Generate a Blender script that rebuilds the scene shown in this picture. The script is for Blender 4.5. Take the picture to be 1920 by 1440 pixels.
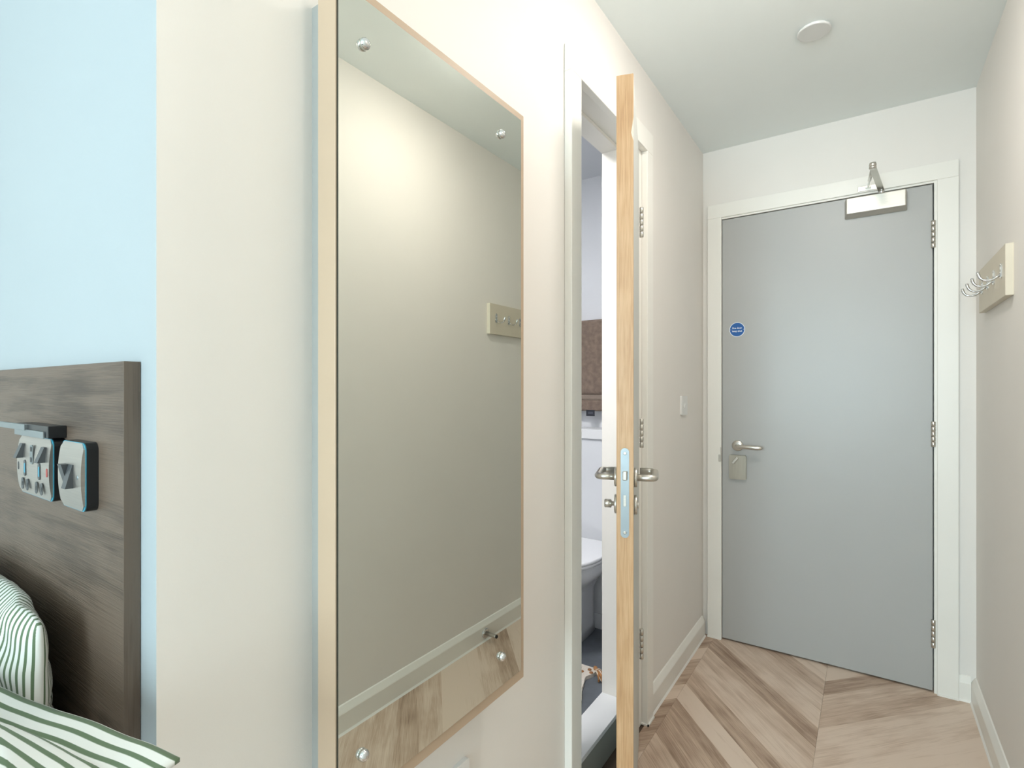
import bpy, bmesh, math, random
from mathutils import Vector, Matrix, noise

# ------------------------------------------------------------------ scene / camera / light
for o in list(bpy.data.objects):
    bpy.data.objects.remove(o)
S = bpy.context.scene
C = S.collection

CAM_H = 1.24
F_PX, YAW, CY = 983.0, 34.22, 729.3
cd = bpy.data.cameras.new('camera')
cd.sensor_width = 36.0
cd.lens = F_PX / 1920 * 36.0
cd.shift_y = (CY - 720.0) / 1920.0
cd.clip_start = 0.02
cam = bpy.data.objects.new('camera', cd)
C.objects.link(cam)
cam.location = (0, 0, CAM_H)
cam.rotation_euler = (math.radians(90), 0, math.radians(YAW))
S.camera = cam

S.view_settings.view_transform = 'Standard'
S.view_settings.look = 'None'
S.view_settings.gamma = 1
S.view_settings.use_curve_mapping = False
S.view_settings.exposure = 0.0

W = bpy.data.worlds.new('sky')
S.world = W
W.use_nodes = True
W.node_tree.nodes['Background'].inputs[0].default_value = (0.62, 0.80, 1.0, 1)
W.node_tree.nodes['Background'].inputs[1].default_value = 1.2


def area_light(name, loc, rot, power, color, sx, sy=None, disk=False, spread=180):
    ld = bpy.data.lights.new(name, 'AREA')
    ld.energy = power
    ld.color = color
    ld.spread = math.radians(spread)
    if disk:
        ld.shape = 'DISK'
        ld.size = sx
    else:
        ld.shape = 'RECTANGLE'
        ld.size, ld.size_y = sx, sy
    o = bpy.data.objects.new(name, ld)
    C.objects.link(o)
    o.location = loc
    o.rotation_euler = rot
    return o


HP = math.pi / 2
# daylight entering the bedroom window behind the camera (points +Y)
area_light('window_daylight', (-0.40, -3.06, 1.42), (HP, 0, 0), 132, (0.70, 0.91, 1.0), 1.25, 1.5)


# ------------------------------------------------------------------ materials
def new_mat(name):
    m = bpy.data.materials.new(name)
    m.use_nodes = True
    nt = m.node_tree
    return m, nt, nt.nodes['Principled BSDF']


def mat(name, col, rough=0.5, metal=0.0, var=0.0, scale=20.0, bump=0.0, bscale=200.0, coat=0.0, stretch=(1, 1, 1), spec=0.5):
    m, nt, b = new_mat(name)
    b.inputs['Base Color'].default_value = (*col, 1)
    b.inputs['Roughness'].default_value = rough
    b.inputs['Metallic'].default_value = metal
    b.inputs['Specular IOR Level'].default_value = spec
    if coat:
        b.inputs['Coat Weight'].default_value = coat
    tc = nt.nodes.new('ShaderNodeTexCoord')
    mp = nt.nodes.new('ShaderNodeMapping')
    mp.inputs['Scale'].default_value = stretch
    nt.links.new(tc.outputs['Object'], mp.inputs[0])
    if var:
        n = nt.nodes.new('ShaderNodeTexNoise')
        n.inputs['Scale'].default_value = scale
        n.inputs['Detail'].default_value = 6
        nt.links.new(mp.outputs[0], n.inputs['Vector'])
        r = nt.nodes.new('ShaderNodeValToRGB')
        r.color_ramp.elements[0].position = 0.3
        r.color_ramp.elements[1].position = 0.7
        r.color_ramp.elements[0].color = (*[max(0, c * (1 - var)) for c in col], 1)
        r.color_ramp.elements[1].color = (*[min(1, c * (1 + var)) for c in col], 1)
        nt.links.new(n.outputs['Fac'], r.inputs[0])
        nt.links.new(r.outputs[0], b.inputs['Base Color'])
    if bump:
        n2 = nt.nodes.new('ShaderNodeTexNoise')
        n2.inputs['Scale'].default_value = bscale
        n2.inputs['Detail'].default_value = 4
        nt.links.new(mp.outputs[0], n2.inputs['Vector'])
        bp = nt.nodes.new('ShaderNodeBump')
        bp.inputs['Strength'].default_value = bump
        bp.inputs['Distance'].default_value = 0.002
        nt.links.new(n2.outputs['Fac'], bp.inputs['Height'])
        nt.links.new(bp.outputs[0], b.inputs['Normal'])
    return m


def wood(name, dark, mid, light, axis='Z', scale=1.0, rough=0.45, fine=1.0, perobj=False, bump=0.15, knots=0.35, pvar=0.34, n1amp=1.0):
    """streaky wood grain running along one local axis"""
    m, nt, b = new_mat(name)
    b.inputs['Roughness'].default_value = rough
    N = nt.nodes.new
    L = nt.links.new
    tc = N('ShaderNodeTexCoord')
    add = N('ShaderNodeVectorMath')
    add.operation = 'ADD'
    L(tc.outputs['Object'], add.inputs[0])
    oi = N('ShaderNodeObjectInfo')
    if perobj:
        mul = N('ShaderNodeVectorMath')
        mul.operation = 'SCALE'
        cmb = N('ShaderNodeCombineXYZ')
        for i in range(3):
            L(oi.outputs['Random'], cmb.inputs[i])
        L(cmb.outputs[0], mul.inputs[0])
        mul.inputs['Scale'].default_value = 37.0
        L(mul.outputs[0], add.inputs[1])
    st = {'X': (1.2, 14, 14), 'Y': (14, 1.2, 14), 'Z': (14, 14, 1.2)}[axis]
    mp = N('ShaderNodeMapping')
    mp.inputs['Scale'].default_value = tuple(s * scale for s in st)
    L(add.outputs[0], mp.inputs[0])
    n1 = N('ShaderNodeTexNoise')
    n1.inputs['Scale'].default_value = 1.6
    n1.inputs['Detail'].default_value = 7
    n1.inputs['Roughness'].default_value = 0.62
    n1.inputs['Distortion'].default_value = 0.6
    L(mp.outputs[0], n1.inputs['Vector'])
    st2 = {'X': (3, 130, 130), 'Y': (130, 3, 130), 'Z': (130, 130, 3)}[axis]
    mp2 = N('ShaderNodeMapping')
    mp2.inputs['Scale'].default_value = tuple(s * fine for s in st2)
    L(add.outputs[0], mp2.inputs[0])
    n2 = N('ShaderNodeTexNoise')
    n2.inputs['Scale'].default_value = 2.0
    n2.inputs['Detail'].default_value = 5
    L(mp2.outputs[0], n2.inputs['Vector'])
    n3 = N('ShaderNodeTexNoise')
    n3.inputs['Scale'].default_value = 5.0 * scale
    n3.inputs['Detail'].default_value = 2
    L(add.outputs[0], n3.inputs['Vector'])
    ma = N('ShaderNodeMath')
    ma.operation = 'MULTIPLY_ADD'
    L(n2.outputs['Fac'], ma.inputs[0])
    ma.inputs[1].default_value = 0.45
    na = N('ShaderNodeMath')
    na.operation = 'MULTIPLY_ADD'
    L(n1.outputs['Fac'], na.inputs[0])
    na.inputs[1].default_value = n1amp
    na.inputs[2].default_value = 0.5 * (1 - n1amp)
    L(na.outputs[0], ma.inputs[2])
    mb = N('ShaderNodeMath')
    mb.operation = 'MULTIPLY_ADD'
    L(n3.outputs['Fac'], mb.inputs[0])
    mb.inputs[1].default_value = knots
    L(ma.outputs[0], mb.inputs[2])
    if perobj:
        mc = N('ShaderNodeMath')
        mc.operation = 'MULTIPLY_ADD'
        L(oi.outputs['Random'], mc.inputs[0])
        mc.inputs[1].default_value = pvar * 0.5
        L(mb.outputs[0], mc.inputs[2])
        md = N('ShaderNodeMath')
        md.operation = 'SUBTRACT'
        L(mc.outputs[0], md.inputs[0])
        md.inputs[1].default_value = pvar * 0.25
        last = md
    else:
        last = mb
    r = N('ShaderNodeValToRGB')
    e = r.color_ramp.elements
    e[0].position, e[1].position = 0.55, 1.25 if False else 1.0
    e[0].color = (*dark, 1)
    e[1].color = (*light, 1)
    x = e.new(0.78)
    x.color = (*mid, 1)
    L(last.outputs[0], r.inputs[0])
    L(r.outputs[0], b.inputs['Base Color'])
    bp = N('ShaderNodeBump')
    bp.inputs['Strength'].default_value = bump
    bp.inputs['Distance'].default_value = 0.0015
    L(n2.outputs['Fac'], bp.inputs['Height'])
    L(bp.outputs[0], b.inputs['Normal'])
    return m


def striped_cloth(name, period=0.019, frac=0.40, axis=1):
    """white cotton with green woven stripes, laid along the cloth's own UV"""
    m, nt, b = new_mat(name)
    N, L = nt.nodes.new, nt.links.new
    b.inputs['Roughness'].default_value = 0.85
    b.inputs['Sheen Weight'].default_value = 0.15
    uv = N('ShaderNodeUVMap')
    sep = N('ShaderNodeSeparateXYZ')
    L(uv.outputs[0], sep.inputs[0])
    dv = N('ShaderNodeMath')
    dv.operation = 'DIVIDE'
    L(sep.outputs[axis], dv.inputs[0])
    dv.inputs[1].default_value = period
    fr = N('ShaderNodeMath')
    fr.operation = 'FRACT'
    L(dv.outputs[0], fr.inputs[0])
    r = N('ShaderNodeValToRGB')
    e = r.color_ramp.elements
    white, green = (0.80, 0.81, 0.77, 1), (0.115, 0.175, 0.095, 1)
    e[0].position, e[0].color = 0.0, white
    e[1].position, e[1].color = 1 - frac - 0.04, white
    for p, c in ((1 - frac + 0.02, green), (0.96, green), (1.0, white)):
        k = e.new(p)
        k.color = c
    L(fr.outputs[0], r.inputs[0])
    L(r.outputs[0], b.inputs['Base Color'])
    wv = N('ShaderNodeTexNoise')
    wv.inputs['Scale'].default_value = 900
    tc = N('ShaderNodeTexCoord')
    L(tc.outputs['Object'], wv.inputs['Vector'])
    bp = N('ShaderNodeBump')
    bp.inputs['Strength'].default_value = 0.12
    bp.inputs['Distance'].default_value = 0.001
    L(wv.outputs['Fac'], bp.inputs['Height'])
    L(bp.outputs[0], b.inputs['Normal'])
    return m


M = {}
M['wall'] = mat('wall_paint', (0.85, 0.807, 0.757), 0.62, var=0.012, scale=3, bump=0.05, bscale=350)
M['blue'] = mat('pale_blue_wall_paint', (0.40, 0.437, 0.455), 0.65, var=0.01, scale=3, bump=0.05, bscale=350)
M['ceil'] = mat('ceiling_paint', (0.88, 0.92, 0.905), 0.75, var=0.01, scale=3, bump=0.04, bscale=300)
M['trim'] = mat('gloss_trim_paint', (0.89, 0.86, 0.80), 0.33, var=0.01, scale=5)
M['caulk'] = mat('white_caulk', (0.88, 0.85, 0.80), 0.5)
M['greydoor'] = mat('grey_door_laminate', (0.44, 0.435, 0.42), 0.36, var=0.012, scale=4, bump=0.02, bscale=500)
M['bathleaf'] = mat('pale_grey_door_face', (0.55, 0.55, 0.51), 0.4, var=0.01, scale=4)
M['oak'] = wood('oak_lipping', (0.38, 0.20, 0.095), (0.57, 0.34, 0.175), (0.72, 0.48, 0.28), 'Z', scale=2.2, fine=1.7, rough=0.42, knots=0.2, n1amp=0.45)
M['floor'] = wood('floor_plank_wood', (0.29, 0.185, 0.125), (0.56, 0.41, 0.305), (0.74, 0.59, 0.475), 'X', scale=1.5, fine=1.6, rough=0.42, perobj=True, knots=0.30, pvar=1.0, n1amp=0.62)
M['floorbase'] = mat('floor_base', (0.10, 0.065, 0.045), 0.7)
M['head'] = wood('dark_walnut_laminate', (0.024, 0.015, 0.010), (0.062, 0.040, 0.027), (0.135, 0.094, 0.068), 'X', scale=1.3, fine=2.4, rough=0.48, bump=0.5, knots=0.45)
M['headedge'] = wood('dark_walnut_edging', (0.045, 0.030, 0.020), (0.09, 0.063, 0.045), (0.14, 0.105, 0.078), 'Z', scale=1.6, fine=1.6, rough=0.45)
M['steel'] = mat('satin_stainless_steel', (0.62, 0.59, 0.54), 0.30, 1.0, var=0.05, scale=8, stretch=(1, 1, 30), bump=0.03, bscale=100)
M['nickel'] = mat('brushed_nickel', (0.58, 0.55, 0.50), 0.45, 1.0, var=0.06, scale=10, stretch=(1, 30, 30), bump=0.03, bscale=100)
M['satin'] = mat('dull_satin_nickel', (0.40, 0.36, 0.30), 0.42, 1.0, var=0.05, scale=10, stretch=(30, 1, 1))
M['chrome'] = mat('polished_chrome', (0.70, 0.71, 0.72), 0.12, 1.0)
M['zinc'] = mat('zinc_faceplate', (0.34, 0.38, 0.40), 0.42, 1.0, var=0.05, scale=15)
M['socketmetal'] = mat('brushed_dark_steel', (0.50, 0.47, 0.44), 0.40, 1.0, var=0.05, scale=12, stretch=(1, 1, 40))
M['black'] = mat('black_plastic', (0.012, 0.013, 0.015), 0.35)
M['darkgrey'] = mat('dark_grey_plastic', (0.06, 0.065, 0.07), 0.4)
M['bluedge'] = mat('blue_reflection_and_shutter', (0.045, 0.30, 0.42), 0.3)  # blue wall's reflection painted on the plate seam; also colours the shutters
M['mirror'] = mat('mirror_silvering', (0.70, 0.715, 0.66), 0.0, 1.0)
M['glassedge'] = mat('dark_mirror_edge', (0.02, 0.022, 0.016), 0.25)
M['board'] = mat('cream_mirror_board', (0.52, 0.385, 0.27), 0.5, var=0.02, scale=6)
M['batten'] = mat('grey_batten', (0.37, 0.37, 0.35), 0.6)
M['rack'] = mat('beige_rack_board', (0.68, 0.61, 0.49), 0.5, var=0.02, scale=6)
M['white'] = mat('white_plastic', (0.83, 0.82, 0.80), 0.35)
M['disc'] = mat('white_cover_disc', (0.74, 0.74, 0.72), 0.45)
M['bathwall'] = mat('bathroom_white_panel', (0.72, 0.735, 0.76), 0.32, var=0.01, scale=3)
M['bathfloor'] = mat('slate_grey_vinyl', (0.125, 0.14, 0.16), 0.55, var=0.25, scale=9, bump=0.06, bscale=250)
M['threshold'] = mat('white_solid_threshold', (0.80, 0.81, 0.82), 0.35)
M['riser'] = mat('grey_threshold_riser', (0.30, 0.31, 0.28), 0.5)
M['ceramic'] = mat('white_ceramic', (0.86, 0.87, 0.89), 0.12, coat=0.4)
M['towel'] = mat('brown_terry_towel', (0.20, 0.148, 0.115), 0.95, var=0.22, scale=45, bump=0.9, bscale=420)
M['towelband'] = mat('brown_towel_band', (0.235, 0.185, 0.15), 0.85, var=0.15, scale=90, stretch=(1, 1, 8))
M['tag'] = mat('black_woven_tag', (0.02, 0.022, 0.032), 0.7)
M['tagprint'] = mat('grey_tag_print', (0.12, 0.13, 0.16), 0.7)
M['matcloth'] = mat('cream_woven_mat', (0.74, 0.68, 0.60), 0.95, var=0.10, scale=150, bump=0.8, bscale=350)
M['matspot'] = mat('rust_brown_yarn', (0.36, 0.17, 0.07), 0.95, var=0.3, scale=80)
M['tassel'] = mat('rust_tassel_yarn', (0.42, 0.20, 0.075), 0.9, var=0.45, scale=60)
M['tasselpale'] = mat('cream_tassel_yarn', (0.78, 0.68, 0.56), 0.9, var=0.15, scale=60)
M['signblue'] = mat('sign_blue', (0.005, 0.10, 0.36), 0.4)
M['signwhite'] = mat('sign_white', (0.85, 0.88, 0.90), 0.45)
M['stripe_a'] = striped_cloth('striped_pillow_cotton', 0.0145, 0.38, 1)
M['stripe_b'] = striped_cloth('striped_pillow_cotton_upright', 0.0118, 0.42, 0)
M['sheet'] = mat('white_bed_sheet', (0.78, 0.78, 0.76), 0.85, bump=0.2, bscale=60)
M['upvc'] = mat('white_window_frame', (0.82, 0.82, 0.82), 0.35)
M['red'] = mat('red_indicator', (0.40, 0.05, 0.04), 0.4)
M['rubber'] = mat('black_rubber', (0.015, 0.015, 0.016), 0.7)


def emit_mat(name, col, s):
    m, nt, b = new_mat(name)
    b.inputs['Base Color'].default_value = (*col, 1)
    b.inputs['Emission Color'].default_value = (*col, 1)
    b.inputs['Emission Strength'].default_value = s
    return m


M['lamp'] = emit_mat('lit_corridor_globe', (1.0, 0.91, 0.80), 12.0)
M['filldome'] = emit_mat('added_fill_dome', (1.0, 0.96, 0.91), 70.0)  # emission of the added dome that lifts the deep corridor
M['lampbed'] = emit_mat('lit_bedroom_globe', (1.0, 0.92, 0.82), 9.0)
M['lampcool'] = emit_mat('lit_bathroom_diffuser', (1.0, 0.99, 0.98), 155.0)


def pane_mat():
    m, nt, b = new_mat('window_pane_glass')
    N, L = nt.nodes.new, nt.links.new
    t = N('ShaderNodeBsdfTransparent')
    g = N('ShaderNodeBsdfGlossy')
    g.inputs['Roughness'].default_value = 0.02
    mx = N('ShaderNodeMixShader')
    mx.inputs[0].default_value = 0.08
    L(t.outputs[0], mx.inputs[1])
    L(g.outputs[0], mx.inputs[2])
    L(mx.outputs[0], nt.nodes['Material Output'].inputs[0])
    return m


M['pane'] = pane_mat()


# ------------------------------------------------------------------ mesh helpers
class MB:
    def __init__(self):
        self.v, self.f, self.smooth = [], [], []

    def add(self, vs, fs, smooth=False):
        b = len(self.v)
        self.v += [Vector(p) for p in vs]
        self.f += [tuple(i + b for i in f) for f in fs]
        self.smooth += [smooth] * len(fs)
        return self

    def box(self, x0, x1, y0, y1, z0, z1, bev=0.0):
        bm = bmesh.new()
        vs = [bm.verts.new((x, y, z)) for x in (x0, x1) for y in (y0, y1) for z in (z0, z1)]
        for q in ((0, 1, 3, 2), (4, 6, 7, 5), (0, 4, 5, 1), (2, 3, 7, 6), (0, 2, 6, 4), (1, 5, 7, 3)):
            bm.faces.new([vs[i] for i in q])
        if bev:
            bmesh.ops.bevel(bm, geom=bm.edges[:] + bm.verts[:], offset=bev, segments=2, profile=0.5, affect='EDGES')
        bmesh.ops.recalc_face_normals(bm, faces=bm.faces[:])
        bm.verts.index_update()
        self.add([v.co.copy() for v in bm.verts], [[v.index for v in f.verts] for f in bm.faces])
        bm.free()
        return self

    def lathe(self, c, axis, prof, seg=24, smooth=True):
        """prof = [(radius, height along axis)]"""
        a = Vector(axis).normalized()
        u = a.orthogonal().normalized()
        w = a.cross(u)
        c = Vector(c)
        vs, fs = [], []
        n = len(prof)
        for k in range(seg):
            t = 2 * math.pi * k / seg
            d = u * math.cos(t) + w * math.sin(t)
            for r, h in prof:
                vs.append(c + d * r + a * h)
        for k in range(seg):
            k2 = (k + 1) % seg
            for i in range(n - 1):
                fs.append((k * n + i, k2 * n + i, k2 * n + i + 1, k * n + i + 1))
        b0 = [k * n for k in range(seg)][::-1]
        b1 = [k * n + n - 1 for k in range(seg)]
        self.add(vs, fs, smooth)
        base = len(self.v) - len(vs)
        self.f += [tuple(i + base for i in b0), tuple(i + base for i in b1)]
        self.smooth += [False, False]
        return self

    def tube(self, pts, r, seg=14, flat=1.0, up=(0, 0, 1)):
        pts = [Vector(p) for p in pts]
        rr = r if isinstance(r, (list, tuple)) else [r] * len(pts)
        up = Vector(up)
        vs, fs = [], []
        for i, p in enumerate(pts):
            t = (pts[min(i + 1, len(pts) - 1)] - pts[max(i - 1, 0)]).normalized()
            s = t.cross(up)
            if s.length < 1e-4:
                s = t.orthogonal()
            s.normalize()
            n = s.cross(t)
            for k in range(seg):
                a = 2 * math.pi * k / seg
                vs.append(p + (s * math.cos(a) + n * math.sin(a) * flat) * rr[i])
        for i in range(len(pts) - 1):
            for k in range(seg):
                k2 = (k + 1) % seg
                fs.append((i * seg + k, i * seg + k2, (i + 1) * seg + k2, (i + 1) * seg + k))
        self.add(vs, fs, True)
        base = len(self.v) - len(vs)
        self.f += [tuple(base + k for k in range(seg))[::-1], tuple(base + (len(pts) - 1) * seg + k for k in range(seg))]
        self.smooth += [False, False]
        return self

    def prism(self, poly, d):
        """poly: list of 3D points, extruded by vector d"""
        n = len(poly)
        d = Vector(d)
        vs = [Vector(p) for p in poly] + [Vector(p) + d for p in poly]
        fs = [tuple(range(n))[::-1], tuple(range(n, 2 * n))]
        for i in range(n):
            j = (i + 1) % n
            fs.append((i, j, n + j, n + i))
        return self.add(vs, fs)

    def xf(self, mtx):
        self.v = [mtx @ p for p in self.v]
        return self

    def build(self, name, material, parent=None, kind=None):
        org = Vector((0, 0, 0))
        p = parent
        while p is not None:
            org += p.location
            p = p.parent
        me = bpy.data.meshes.new(name)
        me.from_pydata([tuple(q - org) for q in self.v], [], self.f)
        me.polygons.foreach_set('use_smooth', self.smooth)
        bm = bmesh.new()
        bm.from_mesh(me)
        bmesh.ops.recalc_face_normals(bm, faces=bm.faces[:])
        bm.to_mesh(me)
        bm.free()
        me.materials.append(M[material])
        me.update()
        o = bpy.data.objects.new(name, me)
        C.objects.link(o)
        if parent:
            o.parent = parent
        if kind:
            o['kind'] = kind
        return o


def box(name, dims, material, parent=None, bev=0.0, kind=None):
    return MB().box(*dims, bev=bev).build(name, material, parent, kind)


def thing(name, loc, label, cat, group=None, kind=None):
    o = bpy.data.objects.new(name, None)
    o.empty_display_size = 0.05
    C.objects.link(o)
    o.location = loc
    tag(o, label, cat, group, kind)
    return o


def tag(o, label=None, cat=None, group=None, kind=None):
    if label:
        o['label'] = label
    if cat:
        o['category'] = cat
    if group:
        o['group'] = group
    if kind:
        o['kind'] = kind
    return o


def rounded_rect(w, h, r, seg=5):
    pts = []
    for cx, cy, a0 in ((w / 2 - r, h / 2 - r, 0), (-w / 2 + r, h / 2 - r, 90), (-w / 2 + r, -h / 2 + r, 180), (w / 2 - r, -h / 2 + r, 270)):
        for k in range(seg + 1):
            a = math.radians(a0 + 90 * k / seg)
            pts.append((cx + r * math.cos(a), cy + r * math.sin(a)))
    return pts


# key planes (metres; camera stands at x=0, y=0)
XL, XR, YF, ZC = -0.695, 0.352, 2.747, 2.434
YB = 0.2756                       # bed wall
RX0, RY0 = -2.60, -3.00           # bedroom far side, window wall

# ------------------------------------------------------------------ room shell
fl = thing('floor', (0, 0, 0), 'brown chevron plank floor of the room and corridor', 'floor', kind='structure')
box('floor_base', (RX0 - 0.1, XR + 0.1, RY0 - 0.1, YF + 0.1, -0.10, -0.0045), 'floorbase', fl)


def clip(poly, x0, x1, y0, y1):
    def cut(ps, ins, inter):
        out = []
        for i, b in enumerate(ps):
            a = ps[i - 1]
            if ins(b):
                if not ins(a):
                    out.append(inter(a, b))
                out.append(b)
            elif ins(a):
                out.append(inter(a, b))
        return out

    def lx(x):
        return lambda a, b: (x, a[1] + (b[1] - a[1]) * (x - a[0]) / (b[0] - a[0]))

    def ly(y):
        return lambda a, b: (a[0] + (b[0] - a[0]) * (y - a[1]) / (b[1] - a[1]), y)
    for ins, it in ((lambda p: p[0] >= x0, lx(x0)), (lambda p: p[0] <= x1, lx(x1)), (lambda p: p[1] >= y0, ly(y0)), (lambda p: p[1] <= y1, ly(y1))):
        if poly:
            poly = cut(poly, ins, it)
    return poly


COLW, SEAM0, STEP, SLOPE = 0.485, -0.1515, 0.125, 1.08
random.seed(5)


def lay_planks():
    cnt = 0
    for k in range(-5, 2):
        xa = SEAM0 + (k - 1) * COLW
        xb = xa + COLW
        # k=1: column right of the seam rises to the right, k=0 falls to the right
        sgn = 1 if (k % 2 == 1) else -1
        ph = 2.336
        for j in range(-60, 12):
            ya = ph + j * STEP
            if sgn > 0:
                q = [(xa, ya), (xb, ya + SLOPE * COLW), (xb, ya + STEP + SLOPE * COLW), (xa, ya + STEP)]
            else:
                q = [(xa, ya + SLOPE * COLW), (xb, ya), (xb, ya + STEP), (xa, ya + STEP + SLOPE * COLW)]
            cx = sum(p[0] for p in q) / 4
            cy = sum(p[1] for p in q) / 4
            g = 0.0003
            q = [(p[0] + (g if p[0] < cx else -g), p[1] + (g if p[1] < cy else -g) * 0.7) for p in q]
            for region in ((XL + 0.012, XR - 0.012, YB, YF + 0.06), (RX0, XR - 0.012, -1.35, YB)):
                pc = clip(q, *region)
                if len(pc) < 3:
                    continue
                area = abs(sum(pc[i - 1][0] * pc[i][1] - pc[i][0] * pc[i - 1][1] for i in range(len(pc)))) / 2
                if area < 2e-4:
                    continue
                # local frame: X along the plank so the grain follows it
                ang = math.atan2(SLOPE * sgn, 1)
                mx = sum(p[0] for p in pc) / len(pc)
                my = sum(p[1] for p in pc) / len(pc)
                ca, sa = math.cos(-ang), math.sin(-ang)
                loc = [((p[0] - mx) * ca - (p[1] - my) * sa, (p[0] - mx) * sa + (p[1] - my) * ca) for p in pc]
                mb = MB().prism([(p[0], p[1], -0.004) for p in loc], (0, 0, 0.004))
                me = bpy.data.meshes.new('plank')
                me.from_pydata([tuple(v) for v in mb.v], [], mb.f)
                me.materials.append(M['floor'])
                bm = bmesh.new()
                bm.from_mesh(me)
                bmesh.ops.recalc_face_normals(bm, faces=bm.faces[:])
                bm.to_mesh(me)
                bm.free()
                o = bpy.data.objects.new('plank', me)
                C.objects.link(o)
                o.parent = fl
                o.location = (mx, my, 0)
                o.rotation_euler = (0, 0, ang)
                cnt += 1
    return cnt


NPL = lay_planks()

tag(box('ceiling', (RX0 - 0.1, XR + 0.1, RY0 - 0.1, YF + 0.1, ZC, ZC + 0.08), 'ceil', kind='structure'), 'flat off-white ceiling over corridor and bedroom', 'ceiling')

# corridor wall with the bathroom doorway
OP0, OP1, OPZ = 1.322, 1.876, 2.150
WB = -0.815
wl = MB()
wl.box(WB, XL, YB + 0.10, OP0, 0, ZC)
wl.box(WB, XL, OP1, YF, 0, ZC)
wl.box(WB, XL, OP0, OP1, OPZ, ZC)
tag(wl.build('wall_left', 'wall', kind='structure'), 'warm cream corridor wall holding the mirror and bathroom doorway', 'wall')
# bed wall, pale blue, its return end painted like the corridor
wb = MB().box(RX0, XL, YB, YB + 0.10, 0, ZC).build('wall_bed', 'blue', kind='structure')
wb.data.materials.append(M['wall'])
for p in wb.data.polygons:
    if p.normal.x > 0.9:
        p.material_index = 1
tag(wb, 'pale blue bedroom wall behind the wooden headboard', 'wall')
tag(box('wall_right', (XR, XR + 0.1, RY0 - 0.1, YF + 0.1, 0, ZC), 'wall', kind='structure'), 'plain cream corridor wall carrying the coat hook board', 'wall')
# far wall with the entrance doorway
DX0, DX1, DZ = -0.600, 0.2160, 2.0765
wf = MB()
wf.box(XL - 0.12, DX0 - 0.035, YF, YF + 0.12, 0, ZC)
wf.box(DX1 + 0.035, XR, YF, YF + 0.12, 0, ZC)
wf.box(DX0 - 0.035, DX1 + 0.035, YF, YF + 0.12, DZ + 0.035, ZC)
tag(wf.build('wall_far', 'wall', kind='structure'), 'end wall of the corridor around the grey entrance door', 'wall')
# window wall and bedroom side wall behind the camera
WX0, WX1, WZ0, WZ1 = -1.05, 0.25, 0.65, 2.20
ww = MB()
ww.box(RX0, WX0, RY0 - 0.1, RY0, 0, ZC)
ww.box(WX1, XR, RY0 - 0.1, RY0, 0, ZC)
ww.box(WX0, WX1, RY0 - 0.1, RY0, 0, WZ0)
ww.box(WX0, WX1, RY0 - 0.1, RY0, WZ1, ZC)
tag(ww.build('wall_back', 'wall', kind='structure'), 'cream bedroom wall around the window', 'wall')
tag(box('wall_side', (RX0 - 0.1, RX0, RY0, YB, 0, ZC), 'wall', kind='structure'), 'cream side wall of the bedroom beyond the bed', 'wall')
wn = thing('window_1', (-0.40, RY0 - 0.05, WZ0), 'white framed bedroom window', 'window', kind='structure')
for d in ((WX0, WX0 + 0.05, RY0 - 0.08, RY0 - 0.02, WZ0, WZ1), (WX1 - 0.05, WX1, RY0 - 0.08, RY0 - 0.02, WZ0, WZ1), (WX0 + 0.05, WX1 - 0.05, RY0 - 0.08, RY0 - 0.02, WZ0, WZ0 + 0.05),
          (WX0 + 0.05, WX1 - 0.05, RY0 - 0.08, RY0 - 0.02, WZ1 - 0.05, WZ1), (-0.425, -0.375, RY0 - 0.08, RY0 - 0.02, WZ0 + 0.05, WZ1 - 0.05)):
    box('window_frame', d, 'upvc', wn, 0.004)
for a, b in ((WX0 + 0.05, -0.425), (-0.375, WX1 - 0.05)):
    box('pane', (a, b, RY0 - 0.052, RY0 - 0.046, WZ0 + 0.05, WZ1 - 0.05), 'pane', wn)


# skirting: vertical face with a long chamfered top, sealed to the floor with white caulk
def skirting(name, a, b, inward, label):
    """a, b = wall line end points (x, y); inward = unit vector into the room"""
    o = thing(name, (a[0], a[1], 0), label, 'baseboard', kind='structure')
    a, b, n = Vector((*a, 0)), Vector((*b, 0)), Vector((*inward, 0))
    prof = [(0, 0), (0.016, 0), (0.016, 0.072), (0.0145, 0.076), (0.004, 0.096), (0, 0.099)]
    MB().prism([a + n * t + Vector((0, 0, z)) for t, z in prof], b - a).build('board', 'trim', o)
    cp = [(0.0162, 0), (0.0215, 0), (0.0162, 0.0075)]
    MB().prism([a + n * t + Vector((0, 0, z)) for t, z in cp], b - a).build('caulk_line', 'caulk', o)
    return o


skirting('baseboard_left', (XL, 1.9372), (XL, YF - 0.0225), (1, 0), 'cream skirting board from the bathroom doorway to the entrance')
skirting('baseboard_near', (XL, YB), (XL, 1.279), (1, 0), 'cream skirting board under the wall mirror')
skirting('baseboard_right', (XR, RY0 + 0.01), (XR, YF), (-1, 0), 'cream skirting board along the coat hook wall')
skirting('baseboard_far', (0.2978, YF), (XR - 0.0165, YF), (0, -1), 'short cream skirting piece beside the entrance door frame')

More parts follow.
